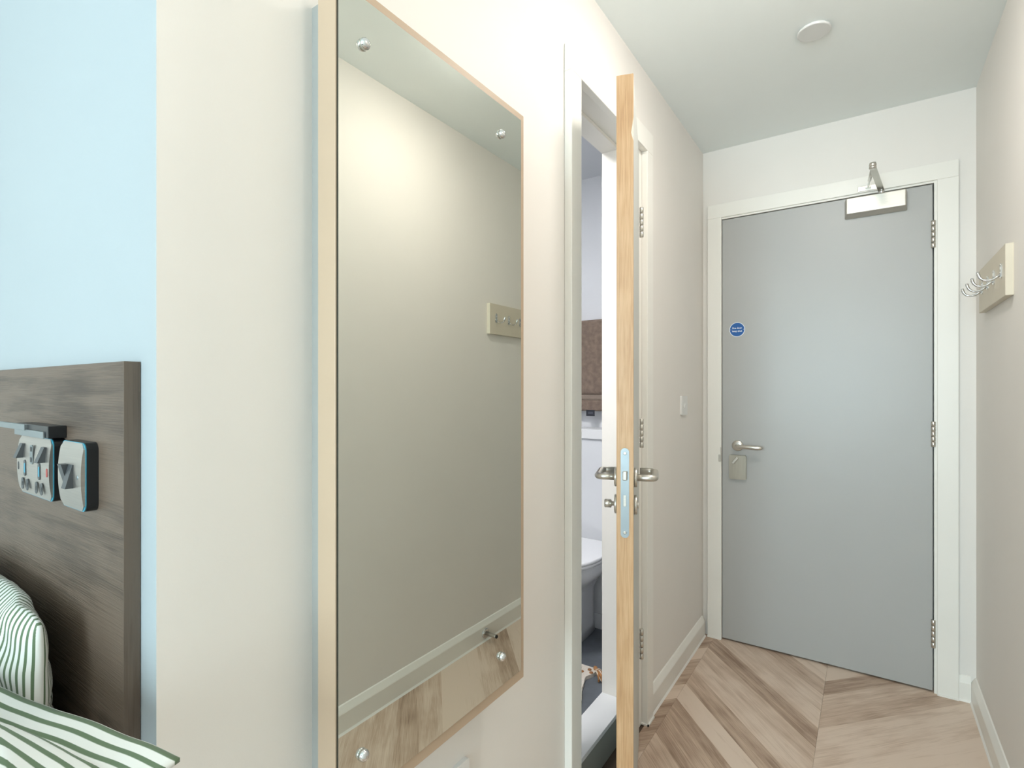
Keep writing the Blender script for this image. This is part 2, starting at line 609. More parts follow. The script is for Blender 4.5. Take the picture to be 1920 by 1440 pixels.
# ------------------------------------------------------------------ entrance door and frame
DFY = YF - 0.010                    # room side face of the entrance leaf
tag(box('wall_light_block', (XL - 0.12, XR + 0.1, YF + 0.125, YF + 0.20, 0, ZC), 'wall', kind='structure'), 'unseen slab added behind the entrance door to stop light leaks', 'wall')  # added slab, keeps sky light from leaking in around the leaf
t1 = thing('trim_1', (-0.19, YF, 0), 'cream painted frame around the grey entrance door', 'door frame', kind='structure')
AY = YF - 0.022
FX0, FX1, FZ = -0.6685, 0.2975, 2.1565
RXL = DX1 + 0.014
box('architrave', (FX0, DX0 - 0.002, AY, YF, 0, DZ + 0.012), 'trim', t1, 0.002)
box('architrave', (RXL, FX1, AY, YF, 0, DZ + 0.012), 'trim', t1, 0.002)
box('architrave', (FX0, FX1, AY, YF, DZ + 0.012, FZ), 'trim', t1, 0.002)
box('jamb', (DX0 - 0.035, DX0 - 0.003, YF - 0.004, YF + 0.12, 0, DZ + 0.035), 'trim', t1)
box('jamb', (DX1 + 0.005, DX1 + 0.035, YF - 0.014, YF + 0.12, 0, DZ + 0.004), 'trim', t1)
box('jamb', (DX0 - 0.003, DX1 + 0.035, YF - 0.014, YF + 0.12, DZ + 0.004, DZ + 0.035), 'trim', t1)
box('stop', (DX0 - 0.003, DX1 + 0.005, YF + 0.050, YF + 0.12, DZ - 0.015, DZ + 0.004), 'trim', t1)
box('stop', (DX0 - 0.003, DX0 + 0.012, DFY + 0.046, YF + 0.12, 0, DZ - 0.015), 'trim', t1)
box('stop', (DX1 - 0.012, DX1 + 0.005, DFY + 0.046, YF + 0.12, 0, DZ - 0.015), 'trim', t1)
box('caulk_line', (FX0, DX0 - 0.002, AY - 0.005, AY, 0, 0.006), 'caulk', t1)
box('caulk_line', (RXL, FX1, AY - 0.005, AY, 0, 0.006), 'caulk', t1)
# shadowed keeper on the left of the frame
box('strike_keep', (-0.6135, -0.602, AY - 0.006, AY, 0.882, 0.915), 'nickel', t1, 0.001)
box('strike_plate', (-0.6055, -0.602, AY - 0.003, AY, 0.915, 0.952), 'nickel', t1, 0.001)

d1 = thing('door_1', (DX1, DFY + 0.02, 0), 'grey flush entrance door with closer, lever and lock plate', 'door', kind='structure')
box('leaf', (DX0, DX1, DFY, DFY + 0.044, 0.008, DZ), 'greydoor', d1, 0.0012)
for z0, z1 in ((1.8145, 1.9275), (1.0037, 1.1081), (0.1852, 0.3003)):
    h = MB()
    n = 5
    for i in range(n):
        a, b = z0 + (z1 - z0) * i / n, z0 + (z1 - z0) * (i + 1) / n
        h.lathe((DX1 + 0.0022, DFY - 0.005, 0), (0, 0, 1), [(0.0062, a + 0.0006), (0.0078, a + 0.0016), (0.0078, b - 0.0016), (0.0062, b - 0.0006)], 14)
    h.build('hinge', 'steel', d1)
# lever on round rose
hx, hz = -0.528, 0.9635
MB().lathe((hx, DFY, hz), (0, -1, 0), [(0.026, 0), (0.026, 0.006), (0.024, 0.009), (0.011, 0.0095)], 28).build('rose', 'steel', d1)
path = [(hx, DFY, hz), (hx, DFY - 0.034, hz), (hx + 0.002, DFY - 0.044, hz), (hx + 0.010, DFY - 0.052, hz), (hx + 0.024, DFY - 0.055, hz), (hx + 0.06, DFY - 0.055, hz), (hx + 0.095, DFY - 0.055, hz - 0.001), (hx + 0.112, DFY - 0.054, hz - 0.001), (hx + 0.119, DFY - 0.054, hz - 0.001)]
MB().tube(path, [0.0085, 0.0085, 0.0085, 0.0085, 0.0085, 0.0100, 0.0105, 0.0085, 0.004], 14).build('lever', 'steel', d1)
lp = MB()
rr = rounded_rect(0.079, 0.118, 0.009)
lp.prism([(-0.5268 + x, DFY, 0.859 + z) for x, z in rr], (0, -0.014, 0))
rr2 = rounded_rect(0.073, 0.112, 0.008)
lp.prism([(-0.5268 + x, DFY - 0.014, 0.859 + z) for x, z in rr2], (0, -0.003, 0))
lk = lp.build('lock_plate', 'satin', d1)
tt = MB().box(-0.006, 0.006, -0.010, 0, -0.019, 0.019, 0.002)
tt.xf(Matrix.Translation((-0.536, DFY - 0.017, 0.893)) @ Matrix.Rotation(math.radians(38), 4, 'Y'))
tt.build('thumb_turn', 'nickel', lk)
# overhead closer: tapered cover with a folded two piece arm
cb = MB()
x0, x1, z0, z1, D = -0.0875, 0.1335, 1.984, 2.066, 0.044
fr = [(x0, DFY, z0), (x1, DFY, z0), (x1, DFY, z1), (x0, DFY, z1)]
bk = [(x0 + 0.007, DFY - D, z0 + 0.012), (x1 - 0.005, DFY - D, z0 + 0.012), (x1 - 0.005, DFY - D, z1 - 0.001), (x0 + 0.007, DFY - D, z1 - 0.001)]
cb.add(fr + bk, [(0, 1, 2, 3), (7, 6, 5, 4), (0, 4, 5, 1), (1, 5, 6, 2), (2, 6, 7, 3), (3, 7, 4, 0)])
cl = cb.build('door_closer', 'nickel', d1)
bv = cl.modifiers.new('bevel', 'BEVEL')
bv.width = 0.004
bv.segments = 3
pv = Vector((0.045, DFY - 0.022, 2.080))
ap = Vector((0.0135, 2.458, 2.100))
br = Vector((-0.002, AY - 0.012, 2.1035))
MB().lathe((pv.x, pv.y, 2.064), (0, 0, 1), [(0.011, 0), (0.011, 0.012), (0.008, 0.020)], 18).build('closer_pivot', 'chrome', cl)


def flat_arm(a, b, w, t):
    d = (b - a).normalized()
    s = d.cross(Vector((0, 0, 1))).normalized()
    up = s.cross(d)
    m = MB()
    vs = []
    for p in (a, b):
        for i, j in ((-1, -1), (1, -1), (1, 1), (-1, 1)):
            vs.append(p + s * (w / 2 * i) + up * (t / 2 * j))
    m.add(vs, [(0, 1, 2, 3), (7, 6, 5, 4), (0, 4, 5, 1), (1, 5, 6, 2), (2, 6, 7, 3), (3, 7, 4, 0)])
    return m


flat_arm(pv, ap + Vector((0, 0, -0.004)), 0.022, 0.006).build('main_arm', 'steel', cl)
MB().tube([br, br.lerp(ap, 0.35), br.lerp(ap, 0.36), ap], [0.0035, 0.0035, 0.0065, 0.0065], 12).build('fore_arm', 'steel', cl)
MB().lathe((ap.x, ap.y, ap.z - 0.011), (0, 0, 1), [(0.009, 0), (0.0125, 0.003), (0.0125, 0.010), (0.0095, 0.012), (0.0125, 0.015), (0.011, 0.024)], 18).build('elbow', 'steel', cl)
bk = MB().box(-0.038, 0.030, AY - 0.004, AY, 2.093, 2.114, 0.001)
bk.box(-0.012, 0.008, AY - 0.022, AY - 0.004, 2.099, 2.108, 0.001)
bk.build('frame_bracket', 'steel', cl)
# round blue mandatory sign
sc = (-0.5310, DFY, 1.5300)
sg = MB().lathe(sc, (0, -1, 0), [(0.0355, 0.0), (0.0355, 0.0008)], 48, False).build('sign_disc', 'signwhite', d1)
tag(sg, 'round blue fire door sign with white lettering')
MB().lathe(sc, (0, -1, 0), [(0.0330, 0.0006), (0.0330, 0.0012)], 48, False).build('blue_field', 'signblue', sg)


def text_mesh(name, body, size, centre, material, parent):
    cu = bpy.data.curves.new(name, 'FONT')
    cu.body = body
    cu.size = size
    cu.align_x = 'CENTER'
    cu.align_y = 'CENTER'
    cu.extrude = 0.0002
    cu.offset = 0.00022
    to = bpy.data.objects.new(name, cu)
    C.objects.link(to)
    bpy.context.view_layer.update()
    me = bpy.data.meshes.new_from_object(to)
    bpy.data.objects.remove(to)
    org = Vector((0, 0, 0))
    p = parent
    while p is not None:
        org += p.location
        p = p.parent
    rot = Matrix.Rotation(HP, 4, 'X')
    for v in me.vertices:
        v.co = rot @ v.co + Vector(centre) - org
    me.materials.append(M[material])
    o = bpy.data.objects.new(name, me)
    C.objects.link(o)
    o.parent = parent
    return o


text_mesh('lettering', 'Fire door', 0.0115, (sc[0], DFY - 0.0014, sc[2] + 0.0070), 'signwhite', sg)
text_mesh('lettering', 'keep shut', 0.0115, (sc[0], DFY - 0.0014, sc[2] - 0.0075), 'signwhite', sg)
for s in (-1, 1):
    MB().lathe((sc[0] + s * 0.0295, DFY - 0.0012, sc[2]), (0, -1, 0), [(0.0014, 0), (0.0014, 0.0003)], 10, False).build('dot', 'signwhite', sg)

# ------------------------------------------------------------------ bathroom doorway
t2 = thing('trim_2', (XL, 1.58, 0), 'cream painted frame around the bathroom doorway', 'door frame', kind='structure')
AXF = -0.672
A0, A1, A2, A3, AZ0, AZ1 = 1.279, 1.340, 1.876, 1.937, 2.118, 2.195
box('architrave', (XL, AXF, A0, A1, 0, AZ0), 'trim', t2, 0.002)
box('architrave', (XL, AXF, A2, A3, 0, AZ0), 'trim', t2, 0.002)
box('architrave', (XL, AXF, A0, A3, AZ0, AZ1), 'trim', t2, 0.002)
box('jamb', (WB, XL, OP0, 1.345, 0, OPZ), 'trim', t2)
box('jamb', (WB, XL, 1.802, OP1, 0, OPZ), 'trim', t2)
box('jamb', (WB, XL, 1.345, 1.802, 2.122, OPZ), 'trim', t2)
box('stop', (WB, -0.752, 1.345, 1.357, 0, 2.122), 'trim', t2)
box('stop', (WB, -0.752, 1.790, 1.802, 0, 2.122), 'trim', t2)
box('stop', (WB, -0.752, 1.357, 1.790, 2.110, 2.122), 'trim', t2)
box('caulk_line', (XL, AXF + 0.005, A2 - 0.005, A2, 0, 0.006), 'caulk', t2)
box('caulk_line', (AXF, AXF + 0.005, A2 - 0.005, A3, 0, 0.006), 'caulk', t2)
th = thing('threshold', (-0.76, 1.57, 0), 'raised white threshold step in the bathroom doorway', 'threshold')
box('slab', (WB, -0.718, 1.3572, 1.7898, 0.105, 0.120), 'threshold', th, 0.001)
box('riser', (WB, -0.722, 1.3572, 1.7898, 0.0, 0.105), 'riser', th)

# bathroom leaf, standing ajar into the corridor
HPV = Vector((-0.670, 1.782, 0))
e1 = Vector((0.159, -0.463, 0)).normalized()
e2 = Vector((-e1.y, e1.x, 0))
LFM = Matrix(((e1.x, e2.x, 0, HPV.x), (e1.y, e2.y, 0, HPV.y), (0, 0, 1, 0), (0, 0, 0, 1)))
LW, LT, LZ = 0.49, 0.044, 2.070
d2 = thing('door_2', (HPV.x, HPV.y, 0), 'narrow bathroom door standing ajar, oak edge facing the bedroom', 'door', kind='structure')
MB().box(0, LW - 0.009, -LT, 0, 0.008, LZ, 0.0008).xf(LFM).build('leaf', 'bathleaf', d2)
MB().box(LW - 0.009, LW, -LT, 0, 0.008, LZ, 0.001).xf(LFM).build('oak_lipping', 'oak', d2)
# chipped corner patch of bare wood near the top
ch = MB().prism([(LW + 0.0001, 0.0002, 1.955), (LW + 0.0001, -0.006, 1.915), (LW + 0.0001, -0.004, 1.905), (LW + 0.0001, 0.0002, 1.892)], (0.0005, 0, 0))
ch.xf(LFM).build('chip', 'tasselpale', d2)
for z0, z1 in ((1.7745, 1.8817), (1.0319, 1.1353), (0.2855, 0.3927)):
    h = MB()
    for i in range(5):
        a, b = z0 + (z1 - z0) * i / 5, z0 + (z1 - z0) * (i + 1) / 5
        h.lathe((-0.004, 0.0085, 0), (0, 0, 1), [(0.0055, a + 0.0006), (0.0072, a + 0.0016), (0.0072, b - 0.0016), (0.0055, b - 0.0006)], 14)
    for i in (1, 3):
        a, b = z0 + (z1 - z0) * i / 5, z0 + (z1 - z0) * (i + 1) / 5
        h.box(-0.014, -0.004, 0.001, 0.004, a, b)
    h.xf(LFM).build('hinge', 'steel', d2)
# mortice lock faceplate on the edge
fp = MB()
pts = []
for k in range(13):
    a = math.pi * k / 12
    pts.append((0.0110 * math.cos(a), 1.073 + 0.011 * math.sin(a)))
for k in range(13):
    a = math.pi + math.pi * k / 12
    pts.append((0.0110 * math.cos(a), 0.858 + 0.011 * math.sin(a)))
fp.prism([(LW, -0.022 + y, z) for y, z in pts], (0.0012, 0, 0))
fpo = fp.xf(LFM).build('lock_faceplate', 'zinc', d2)
MB().box(LW + 0.001, LW + 0.011, -0.0275, -0.0165, 1.000, 1.024, 0.002).xf(LFM).build('latch', 'nickel', fpo)
MB().box(LW + 0.001, LW + 0.0030, -0.0260, -0.0185, 0.930, 0.960, 0.0006).xf(LFM).build('deadbolt', 'nickel', fpo)
for z in (1.070, 0.861):
    MB().lathe((LW + 0.001, -0.022, z), (1, 0, 0), [(0.0042, 0), (0.0042, 0.0009), (0.0030, 0.0012)], 14).xf(LFM).build('screw', 'steel', fpo)
SPX, SPZ = LW - 0.052, 0.999
for s in (1, -1):
    y0 = 0.0 if s > 0 else -LT
    MB().lathe((SPX, y0, SPZ), (0, s, 0), [(0.0262, 0), (0.0262, 0.007), (0.0245, 0.0088), (0.0105, 0.009)], 28).xf(LFM).build('rose', 'steel', d2)
    pth = [(SPX, y0, SPZ), (SPX, y0 + s * 0.040, SPZ)]
    for k in range(1, 6):
        a = HP * k / 5
        pth.append((SPX - 0.015 * (1 - math.cos(a)), y0 + s * (0.040 + 0.015 * math.sin(a)), SPZ))
    pth.append((SPX - 0.105, y0 + s * 0.055, SPZ))
    for k in range(1, 6):
        a = HP * k / 5
        pth.append((SPX - 0.105 - 0.015 * math.sin(a), y0 + s * (0.040 + 0.015 * math.cos(a)), SPZ))
    pth.append((SPX - 0.120, y0 + s * 0.012, SPZ))
    MB().tube(pth, 0.0095, 16).xf(LFM).build('lever', 'steel', d2)
    rs = MB().lathe((SPX, y0, 0.925), (0, s, 0), [(0.0262, 0), (0.0262, 0.007), (0.0245, 0.0088), (0.004, 0.009)], 28).xf(LFM).build('lock_rose', 'steel', d2)
    if s < 0:
        k = MB().lathe((SPX, y0, 0.925), (0, s, 0), [(0.006, 0.008), (0.006, 0.016), (0.0115, 0.018), (0.0115, 0.034), (0.010, 0.036)], 20)
        k.xf(LFM).build('thumb_turn', 'steel', rs)
    else:
        MB().lathe((SPX, y0, 0.925), (0, s, 0), [(0.009, 0.008), (0.009, 0.0115), (0.007, 0.0125)], 20).xf(LFM).build('coin_release', 'steel', rs)

# ------------------------------------------------------------------ bathroom seen through the gap
BX0, BY0, BY1, BZ = -2.25, 0.50, 2.400, 2.30
FZB = 0.112
tag(box('floor_bathroom', (BX0, WB, BY0, BY1, 0.0, FZB), 'bathfloor', kind='structure'), 'slate grey bathroom floor beyond the white threshold', 'floor')
tag(box('ceiling_bathroom', (BX0, WB, BY0, BY1, BZ, BZ + 0.05), 'bathwall', kind='structure'), 'white bathroom ceiling', 'ceiling')
tag(box('wall_bathroom_far', (BX0, WB, BY1, BY1 + 0.06, 0, BZ + 0.05), 'bathwall', kind='structure'), 'white panelled bathroom wall behind the brown towel', 'wall')
tag(box('wall_bathroom_near', (BX0, WB, BY0 - 0.06, BY0, 0, BZ + 0.05), 'bathwall', kind='structure'), 'white bathroom wall backing onto the bedroom', 'wall')
tag(box('wall_bathroom_side', (BX0 - 0.06, BX0, BY0, BY1, 0, BZ + 0.05), 'bathwall', kind='structure'), 'white bathroom wall opposite the doorway', 'wall')
ibl = MB()
ibl.box(WB - 0.012, WB, BY0, OP0, FZB, BZ)
ibl.box(WB - 0.012, WB, OP1, BY1, FZB, BZ)
ibl.box(WB - 0.012, WB, OP0, OP1, OPZ, BZ)
tag(ibl.build('wall_bathroom_door', 'bathwall', kind='structure'), 'white bathroom lining around the doorway', 'wall')
bxg = thing('cistern_boxing', (-1.4, 2.33, FZB), 'white boxed-in cistern panel with ledge behind the toilet', 'boxing')
box('panel', (BX0 + 0.002, WB - 0.014, 2.275, BY1 - 0.002, FZB, 1.003), 'bathwall', bxg)
box('ledge', (BX0 + 0.002, WB - 0.014, 2.262, BY1 - 0.002, 1.003, 1.049), 'threshold', bxg, 0.003)
box('skirting', (BX0 + 0.002, WB - 0.014, 2.268, 2.275, FZB, FZB + 0.07), 'bathwall', bxg)

# toilet, facing the bedroom end, right flank towards the doorway
TCX, TBY, TFZ = -1.112, 2.260, FZB
tl = thing('toilet', (TCX, 2.05, FZB), 'white ceramic toilet with closed lid seen through the doorway', 'toilet')


def toilet_ring(z, w, yf, yb, n=40, flatback=0.6):
    """outline of the pan at one height: D shape with rounded front"""
    pts = []
    ym = yb - (yb - yf) * 0.42
    for k in range(n):
        a = 2 * math.pi * k / n
        cx, sy = math.cos(a), math.sin(a)
        x = TCX + w * (abs(cx) ** 0.92) * (1 if cx >= 0 else -1)
        if sy < 0:
            y = ym + (ym - yf) * sy
        else:
            y = ym + (yb - ym) * min(1, sy * 1.6)
            x = TCX + w * (0.80 + 0.20 * abs(cx)) * (1 if cx >= 0 else -1) * (abs(cx) ** 0.25)
        pts.append(Vector((x, y, z)))
    return pts


def loft(rings, smooth=True):
    m = MB()
    n = len(rings[0])
    vs = [p for r in rings for p in r]
    fs = []
    for i in range(len(rings) - 1):
        for k in range(n):
            k2 = (k + 1) % n
            fs.append((i * n + k, i * n + k2, (i + 1) * n + k2, (i + 1) * n + k))
    m.add(vs, fs, smooth)
    m.f += [tuple(range(n))[::-1], tuple((len(rings) - 1) * n + k for k in range(n))]
    m.smooth += [False, False]
    return m


ZS = 0.546
loft([toilet_ring(TFZ, 0.056, 1.98, TBY), toilet_ring(TFZ + 0.04, 0.048, 1.99, TBY), toilet_ring(TFZ + 0.20, 0.050, 1.98, TBY), toilet_ring(TFZ + 0.26, 0.085, 1.90, TBY),
      toilet_ring(TFZ + 0.31, 0.140, 1.81, TBY), toilet_ring(TFZ + 0.36, 0.180, 1.766, TBY), toilet_ring(ZS - 0.030, 0.190, 1.758, TBY)]).build('pan', 'ceramic', tl)
loft([toilet_ring(ZS - 0.030, 0.198, 1.752, TBY - 0.05), toilet_ring(ZS - 0.018, 0.200, 1.750, TBY - 0.05), toilet_ring(ZS - 0.016, 0.199, 1.751, TBY - 0.05)]).build('seat', 'ceramic', tl)
loft([toilet_ring(ZS - 0.015, 0.200, 1.749, TBY - 0.045), toilet_ring(ZS - 0.004, 0.201, 1.748, TBY - 0.045), toilet_ring(ZS, 0.196, 1.754, TBY - 0.05)]).build('lid', 'ceramic', tl)

# towel folded over a rail on the far bathroom wall
rail = thing('towel_rail', (-1.25, BY1, 1.55), 'chrome towel rail on the bathroom wall', 'towel rail')
MB().tube([(-1.50, 2.352, 1.560), (-0.98, 2.352, 1.560)], 0.008, 12).build('bar', 'chrome', rail)
for x in (-1.49, -0.99):
    MB().tube([(x, 2.352, 1.560), (x, BY1, 1.560)], 0.007, 12).build('bracket', 'chrome', rail)
tw = thing('towel', (-1.24, 2.35, 1.13), 'brown terry towel hanging over the rail above the cistern ledge', 'towel')


def towel_sheet(x0, x1, zlist, yoff, th, bulge=0.006, seed=3.0):
    nx = 28
    m = MB()
    front, back = [], []
    for z in zlist:
        for i in range(nx + 1):
            x = x0 + (x1 - x0) * i / nx
            w = noise.noise(Vector((x * 9 + seed, z * 2.2, seed))) * bulge + noise.noise(Vector((x * 26, z * 7, seed + 4))) * bulge * 0.45
            front.append(Vector((x, yoff - th / 2 + w, z)))
            back.append(Vector((x, yoff + th / 2 + w * 0.3, z)))
    n = nx + 1
    r = len(zlist)
    vs = front + back
    B = n * r
    fs = []
    for j in range(r - 1):
        for i in range(nx):
            a = j * n + i
            fs.append((a, a + 1, a + n + 1, a + n))
            fs.append((B + a, B + a + n, B + a + n + 1, B + a + 1))
    for i in range(nx):
        fs.append((i, B + i, B + i + 1, i + 1))
        a = (r - 1) * n + i
        fs.append((a, a + 1, B + a + 1, B + a))
    for j in range(r - 1):
        a = j * n
        fs.append((a, a + n, B + a + n, B + a))
        a = j * n + nx
        fs.append((a, B + a, B + a + n, a + n))
    m.add(vs, fs, True)
    return m


def zs(a, b, n):
    return [a + (b - a) * i / n for i in range(n + 1)]


towel_sheet(-1.46, -1.035, zs(1.213, 1.560, 20), 2.334, 0.016).build('front_fold', 'towel', tw)
towel_sheet(-1.46, -1.035, zs(1.185, 1.213, 3), 2.335, 0.011, 0.003).build('woven_band', 'towelband', tw)
towel_sheet(-1.46, -1.035, zs(1.133, 1.185, 5), 2.334, 0.016, 0.004).build('lower_border', 'towel', tw)
towel_sheet(-1.46, -1.035, zs(1.20, 1.560, 20), 2.370, 0.014, 0.004, 9.0).build('back_fold', 'towel', tw)
tp = MB()
ro, ri = [], []
for k in range(9):
    a = math.pi * k / 8
    ro.append((2.352 - 0.025 * math.cos(a), 1.5605 + 0.019 * math.sin(a)))
    ri.append((2.352 - 0.0095 * math.cos(a), 1.5605 + 0.0092 * math.sin(a)))
tp.prism([(-1.46, y, z) for y, z in ro + ri[::-1]], (0.425, 0, 0)).build('top_fold', 'towel', tw)
tg = box('woven_tag', (-1.143, -1.098, 2.326, 2.328, 1.108, 1.137), 'tag', tw)
for z in (1.119, 1.125):
    box('tag_print', (-1.133, -1.107, 2.3255, 2.326, z, z + 0.003), 'tagprint', tg)

# woven bath mat with tasselled corner
bm_ = thing('bath_mat', (-1.05, 1.75, FZB), 'cream woven bath mat with rust tassels on grey bathroom floor', 'bath mat')
mm = MB()
outline = [(-0.880, 1.915), (-0.905, 1.840), (-0.882, 1.762), (-0.850, 1.690), (-0.845, 1.52), (-1.25, 1.50), (-1.27, 1.92)]
random.seed(8)
pl = []
for i in range(len(outline)):
    a, b = Vector(outline[i]), Vector(outline[(i + 1) % len(outline)])
    for k in range(6):
        q = a.lerp(b, k / 6)
        pl.append((q.x + random.uniform(-0.002, 0.002), q.y + random.uniform(-0.002, 0.002), FZB))
mm.prism(pl, (0, 0, 0.014))
mm.build('woven_pad', 'matcloth', bm_)
for (x, y) in ((-0.955, 1.885), (-0.935, 1.865), (-0.915, 1.893), (-0.90, 1.876), (-0.975, 1.875), (-1.01, 1.89)):
    s_ = MB().lathe((x, y, FZB + 0.0135), (0, 0, 1), [(0.0085, 0), (0.0075, 0.003), (0.003, 0.005)], 10)
    s_.build('yarn_knot', 'matspot', bm_)
ts = MB()
tsp = MB()
random.seed(2)
c0 = Vector((-0.893, 1.906, FZB + 0.018))
for k in range(46):
    tip = Vector((-0.840 + random.uniform(-0.016, 0.010), 1.858 + random.uniform(-0.016, 0.022), FZB + random.uniform(0.003, 0.014)))
    mid = c0.lerp(tip, 0.5) + Vector((random.uniform(-0.006, 0.006), random.uniform(-0.006, 0.006), random.uniform(0.006, 0.014)))
    (ts if k % 4 else tsp).tube([c0 + Vector((random.uniform(-0.004, 0.004), random.uniform(-0.004, 0.004), 0)), mid, tip], [0.0026, 0.0026, 0.0018], 5)
ts.lathe(c0 + Vector((-0.004, 0.003, 0)), (0.6, -0.6, 0), [(0.006, -0.008), (0.009, 0), (0.006, 0.010)], 10)
ts.build('tassel', 'tassel', bm_, kind='stuff')
tsp.build('tassel_pale_strands', 'tasselpale', bm_, kind='stuff')

# ------------------------------------------------------------------ wall mirror
mr = thing('wall_mirror', (XL, 0.705, 0.61), 'tall frameless mirror screwed to a cream board on corridor wall', 'mirror')
MXF = -0.612
box('backing_board', (-0.6555, MXF - 0.004, 0.4665, 0.951, 0.618, 1.829), 'board', mr, 0.0015)
box('batten', (XL, -0.6555, 0.4848, 0.938, 0.640, 1.815), 'batten', mr)
g = box('glass', (MXF - 0.004, MXF, 0.4688, 0.9342, 0.6415, 1.812), 'mirror', mr)
g.data.materials.append(M['glassedge'])
for p in g.data.polygons:
    if p.normal.x < 0.9:
        p.material_index = 1
for y, z in ((0.513, 1.7446), (0.8595, 1.7521), (0.511, 0.7052), (0.8613, 0.7011)):
    MB().lathe((MXF, y, z), (1, 0, 0), [(0.0085, 0), (0.0085, 0.0035), (0.0075, 0.0065), (0.0050, 0.0090), (0.0020, 0.0102)], 22).build('screw_cap', 'chrome', mr)

# white socket plate low on the wall under the mirror
ws = thing('wall_socket', (XL, 0.778, 0.43), 'white socket plate low on the wall beneath the mirror', 'socket')
MB().prism([(XL, 0.778 + y, 0.4325 + z) for y, z in rounded_rect(0.146, 0.086, 0.006)], (0.009, 0, 0)).build('plate', 'white', ws)
for y in (0.745, 0.811):
    box('rocker', (XL + 0.009, XL + 0.0115, y - 0.006, y + 0.006, 0.452, 0.468), 'white', ws, 0.001)
    for dy, dz, w, h in ((0, 0.012, 0.004, 0.010), (-0.011, -0.012, 0.007, 0.004), (0.011, -0.012, 0.007, 0.004)):
        box('pin_hole', (XL + 0.0088, XL + 0.0093, y + dy - w / 2, y + dy + w / 2, 0.428 + dz - h / 2, 0.428 + dz + h / 2), 'darkgrey', ws)

# light switch on the wall beyond the bathroom door
ls = thing('light_switch', (XL, 2.399, 1.166), 'small white light switch on cream wall beside the entrance door', 'switch')
MB().prism([(XL, 2.399 + y, 1.166 + z) for y, z in rounded_rect(0.086, 0.086, 0.005)], (0.008, 0, 0)).build('plate', 'white', ls)
sw = MB().box(0, 0.004, -0.0055, 0.0055, -0.011, 0.011, 0.0012)
sw.xf(Matrix.Translation((XL + 0.0075, 2.399, 1.166)) @ Matrix.Rotation(math.radians(7), 4, 'Y'))
sw.build('rocker', 'white', ls)

# ------------------------------------------------------------------ coat rack on the right wall
cr = thing('coat_rack', (XR, 2.316, 1.515), 'beige board with four chrome coat hooks beside the entrance', 'coat rack')
RXF = 0.333
box('board', (RXF, XR, 2.094, 2.538, 1.516, 1.669), 'rack', cr, 0.001)
for hy in (2.146, 2.258, 2.363, 2.468):
    hk = MB().prism([(RXF, hy + y, 1.5975 + z) for y, z in rounded_rect(0.015, 0.046, 0.006)], (-0.003, 0, 0)).build('hook', 'chrome', cr)
    pts = [(RXF - 0.002, 0, 1.588), (RXF - 0.010, 0, 1.580), (RXF - 0.020, 0, 1.5735), (RXF - 0.032, 0, 1.5715), (RXF - 0.043, 0, 1.575), (RXF - 0.050, 0, 1.583), (RXF - 0.0535, 0, 1.593), (RXF - 0.0545, 0, 1.600)]
    MB().tube([(x, hy, z) for x, y, z in pts], [0.0036, 0.0036, 0.0036, 0.0036, 0.0038, 0.0042, 0.0048, 0.0040], 10, up=(0, 1, 0)).build('prong', 'chrome', hk)
    for dz in (0.015, 0.0):
        MB().lathe((RXF - 0.003, hy, 1.5995 + dz), (-1, 0, 0), [(0.0032, 0), (0.0030, 0.0012), (0.0015, 0.002)], 10).build('screw', 'steel', hk)

# door stop on the right skirting (seen in the mirror)
ds = thing('door_stop', (XR - 0.016, 2.055, 0.045), 'chrome door stop pin on the skirting, seen in the mirror', 'door stop')
DSY, DSZ = 2.058, 0.040
MB().lathe((XR - 0.016, DSY, DSZ), (-1, 0, 0), [(0.0245, 0), (0.0245, 0.005), (0.022, 0.007), (0.011, 0.0075)], 26).build('base_disc', 'chrome', ds)
MB().lathe((XR - 0.016, DSY, DSZ), (-1, 0, 0), [(0.0095, 0.006), (0.0095, 0.064), (0.0088, 0.067)], 20).build('pin', 'steel', ds)
MB().lathe((XR - 0.016, DSY, DSZ), (-1, 0, 0), [(0.0086, 0.066), (0.0086, 0.072), (0.0065, 0.074)], 20).build('rubber_tip', 'rubber', ds)

# flat round cover plate on the ceiling
ce = thing('ceiling_cover', (-0.150, 2.004, ZC), 'flat round white cover plate on the corridor ceiling', 'ceiling disc')
MB().lathe((-0.150, 2.004, ZC), (0, 0, -1), [(0.044, 0), (0.0455, 0.003), (0.0455, 0.006)], 40).build('rim', 'white', ce)
MB().lathe((-0.150, 2.004, ZC - 0.006), (0, 0, -1), [(0.0500, 0), (0.0505, 0.0015), (0.0490, 0.0040), (0.046, 0.005)], 40).build('disc', 'disc', ce)

# ------------------------------------------------------------------ lamps (fixtures out of frame)
def globe_lamp(name, x, y, zc, r, label, m):
    """opal globe hung just below the ceiling"""
    o = thing(name, (x, y, ZC), label, 'ceiling light')
    MB().lathe((x, y, ZC), (0, 0, -1), [(0.05, 0), (0.05, 0.012), (0.042, 0.018), (0.010, 0.019)], 28).build('ceiling_rose', 'white', o)
    MB().lathe((x, y, ZC - 0.018), (0, 0, -1), [(0.007, 0), (0.007, ZC - 0.018 - zc - r)], 12).build('stem', 'steel', o)
    pr = [(max(0.001, r * math.sin(math.pi * k / 18)), r * math.cos(math.pi * k / 18)) for k in range(18, -1, -1)]
    MB().lathe((x, y, zc), (0, 0, 1), pr, 32).build('globe', m, o)


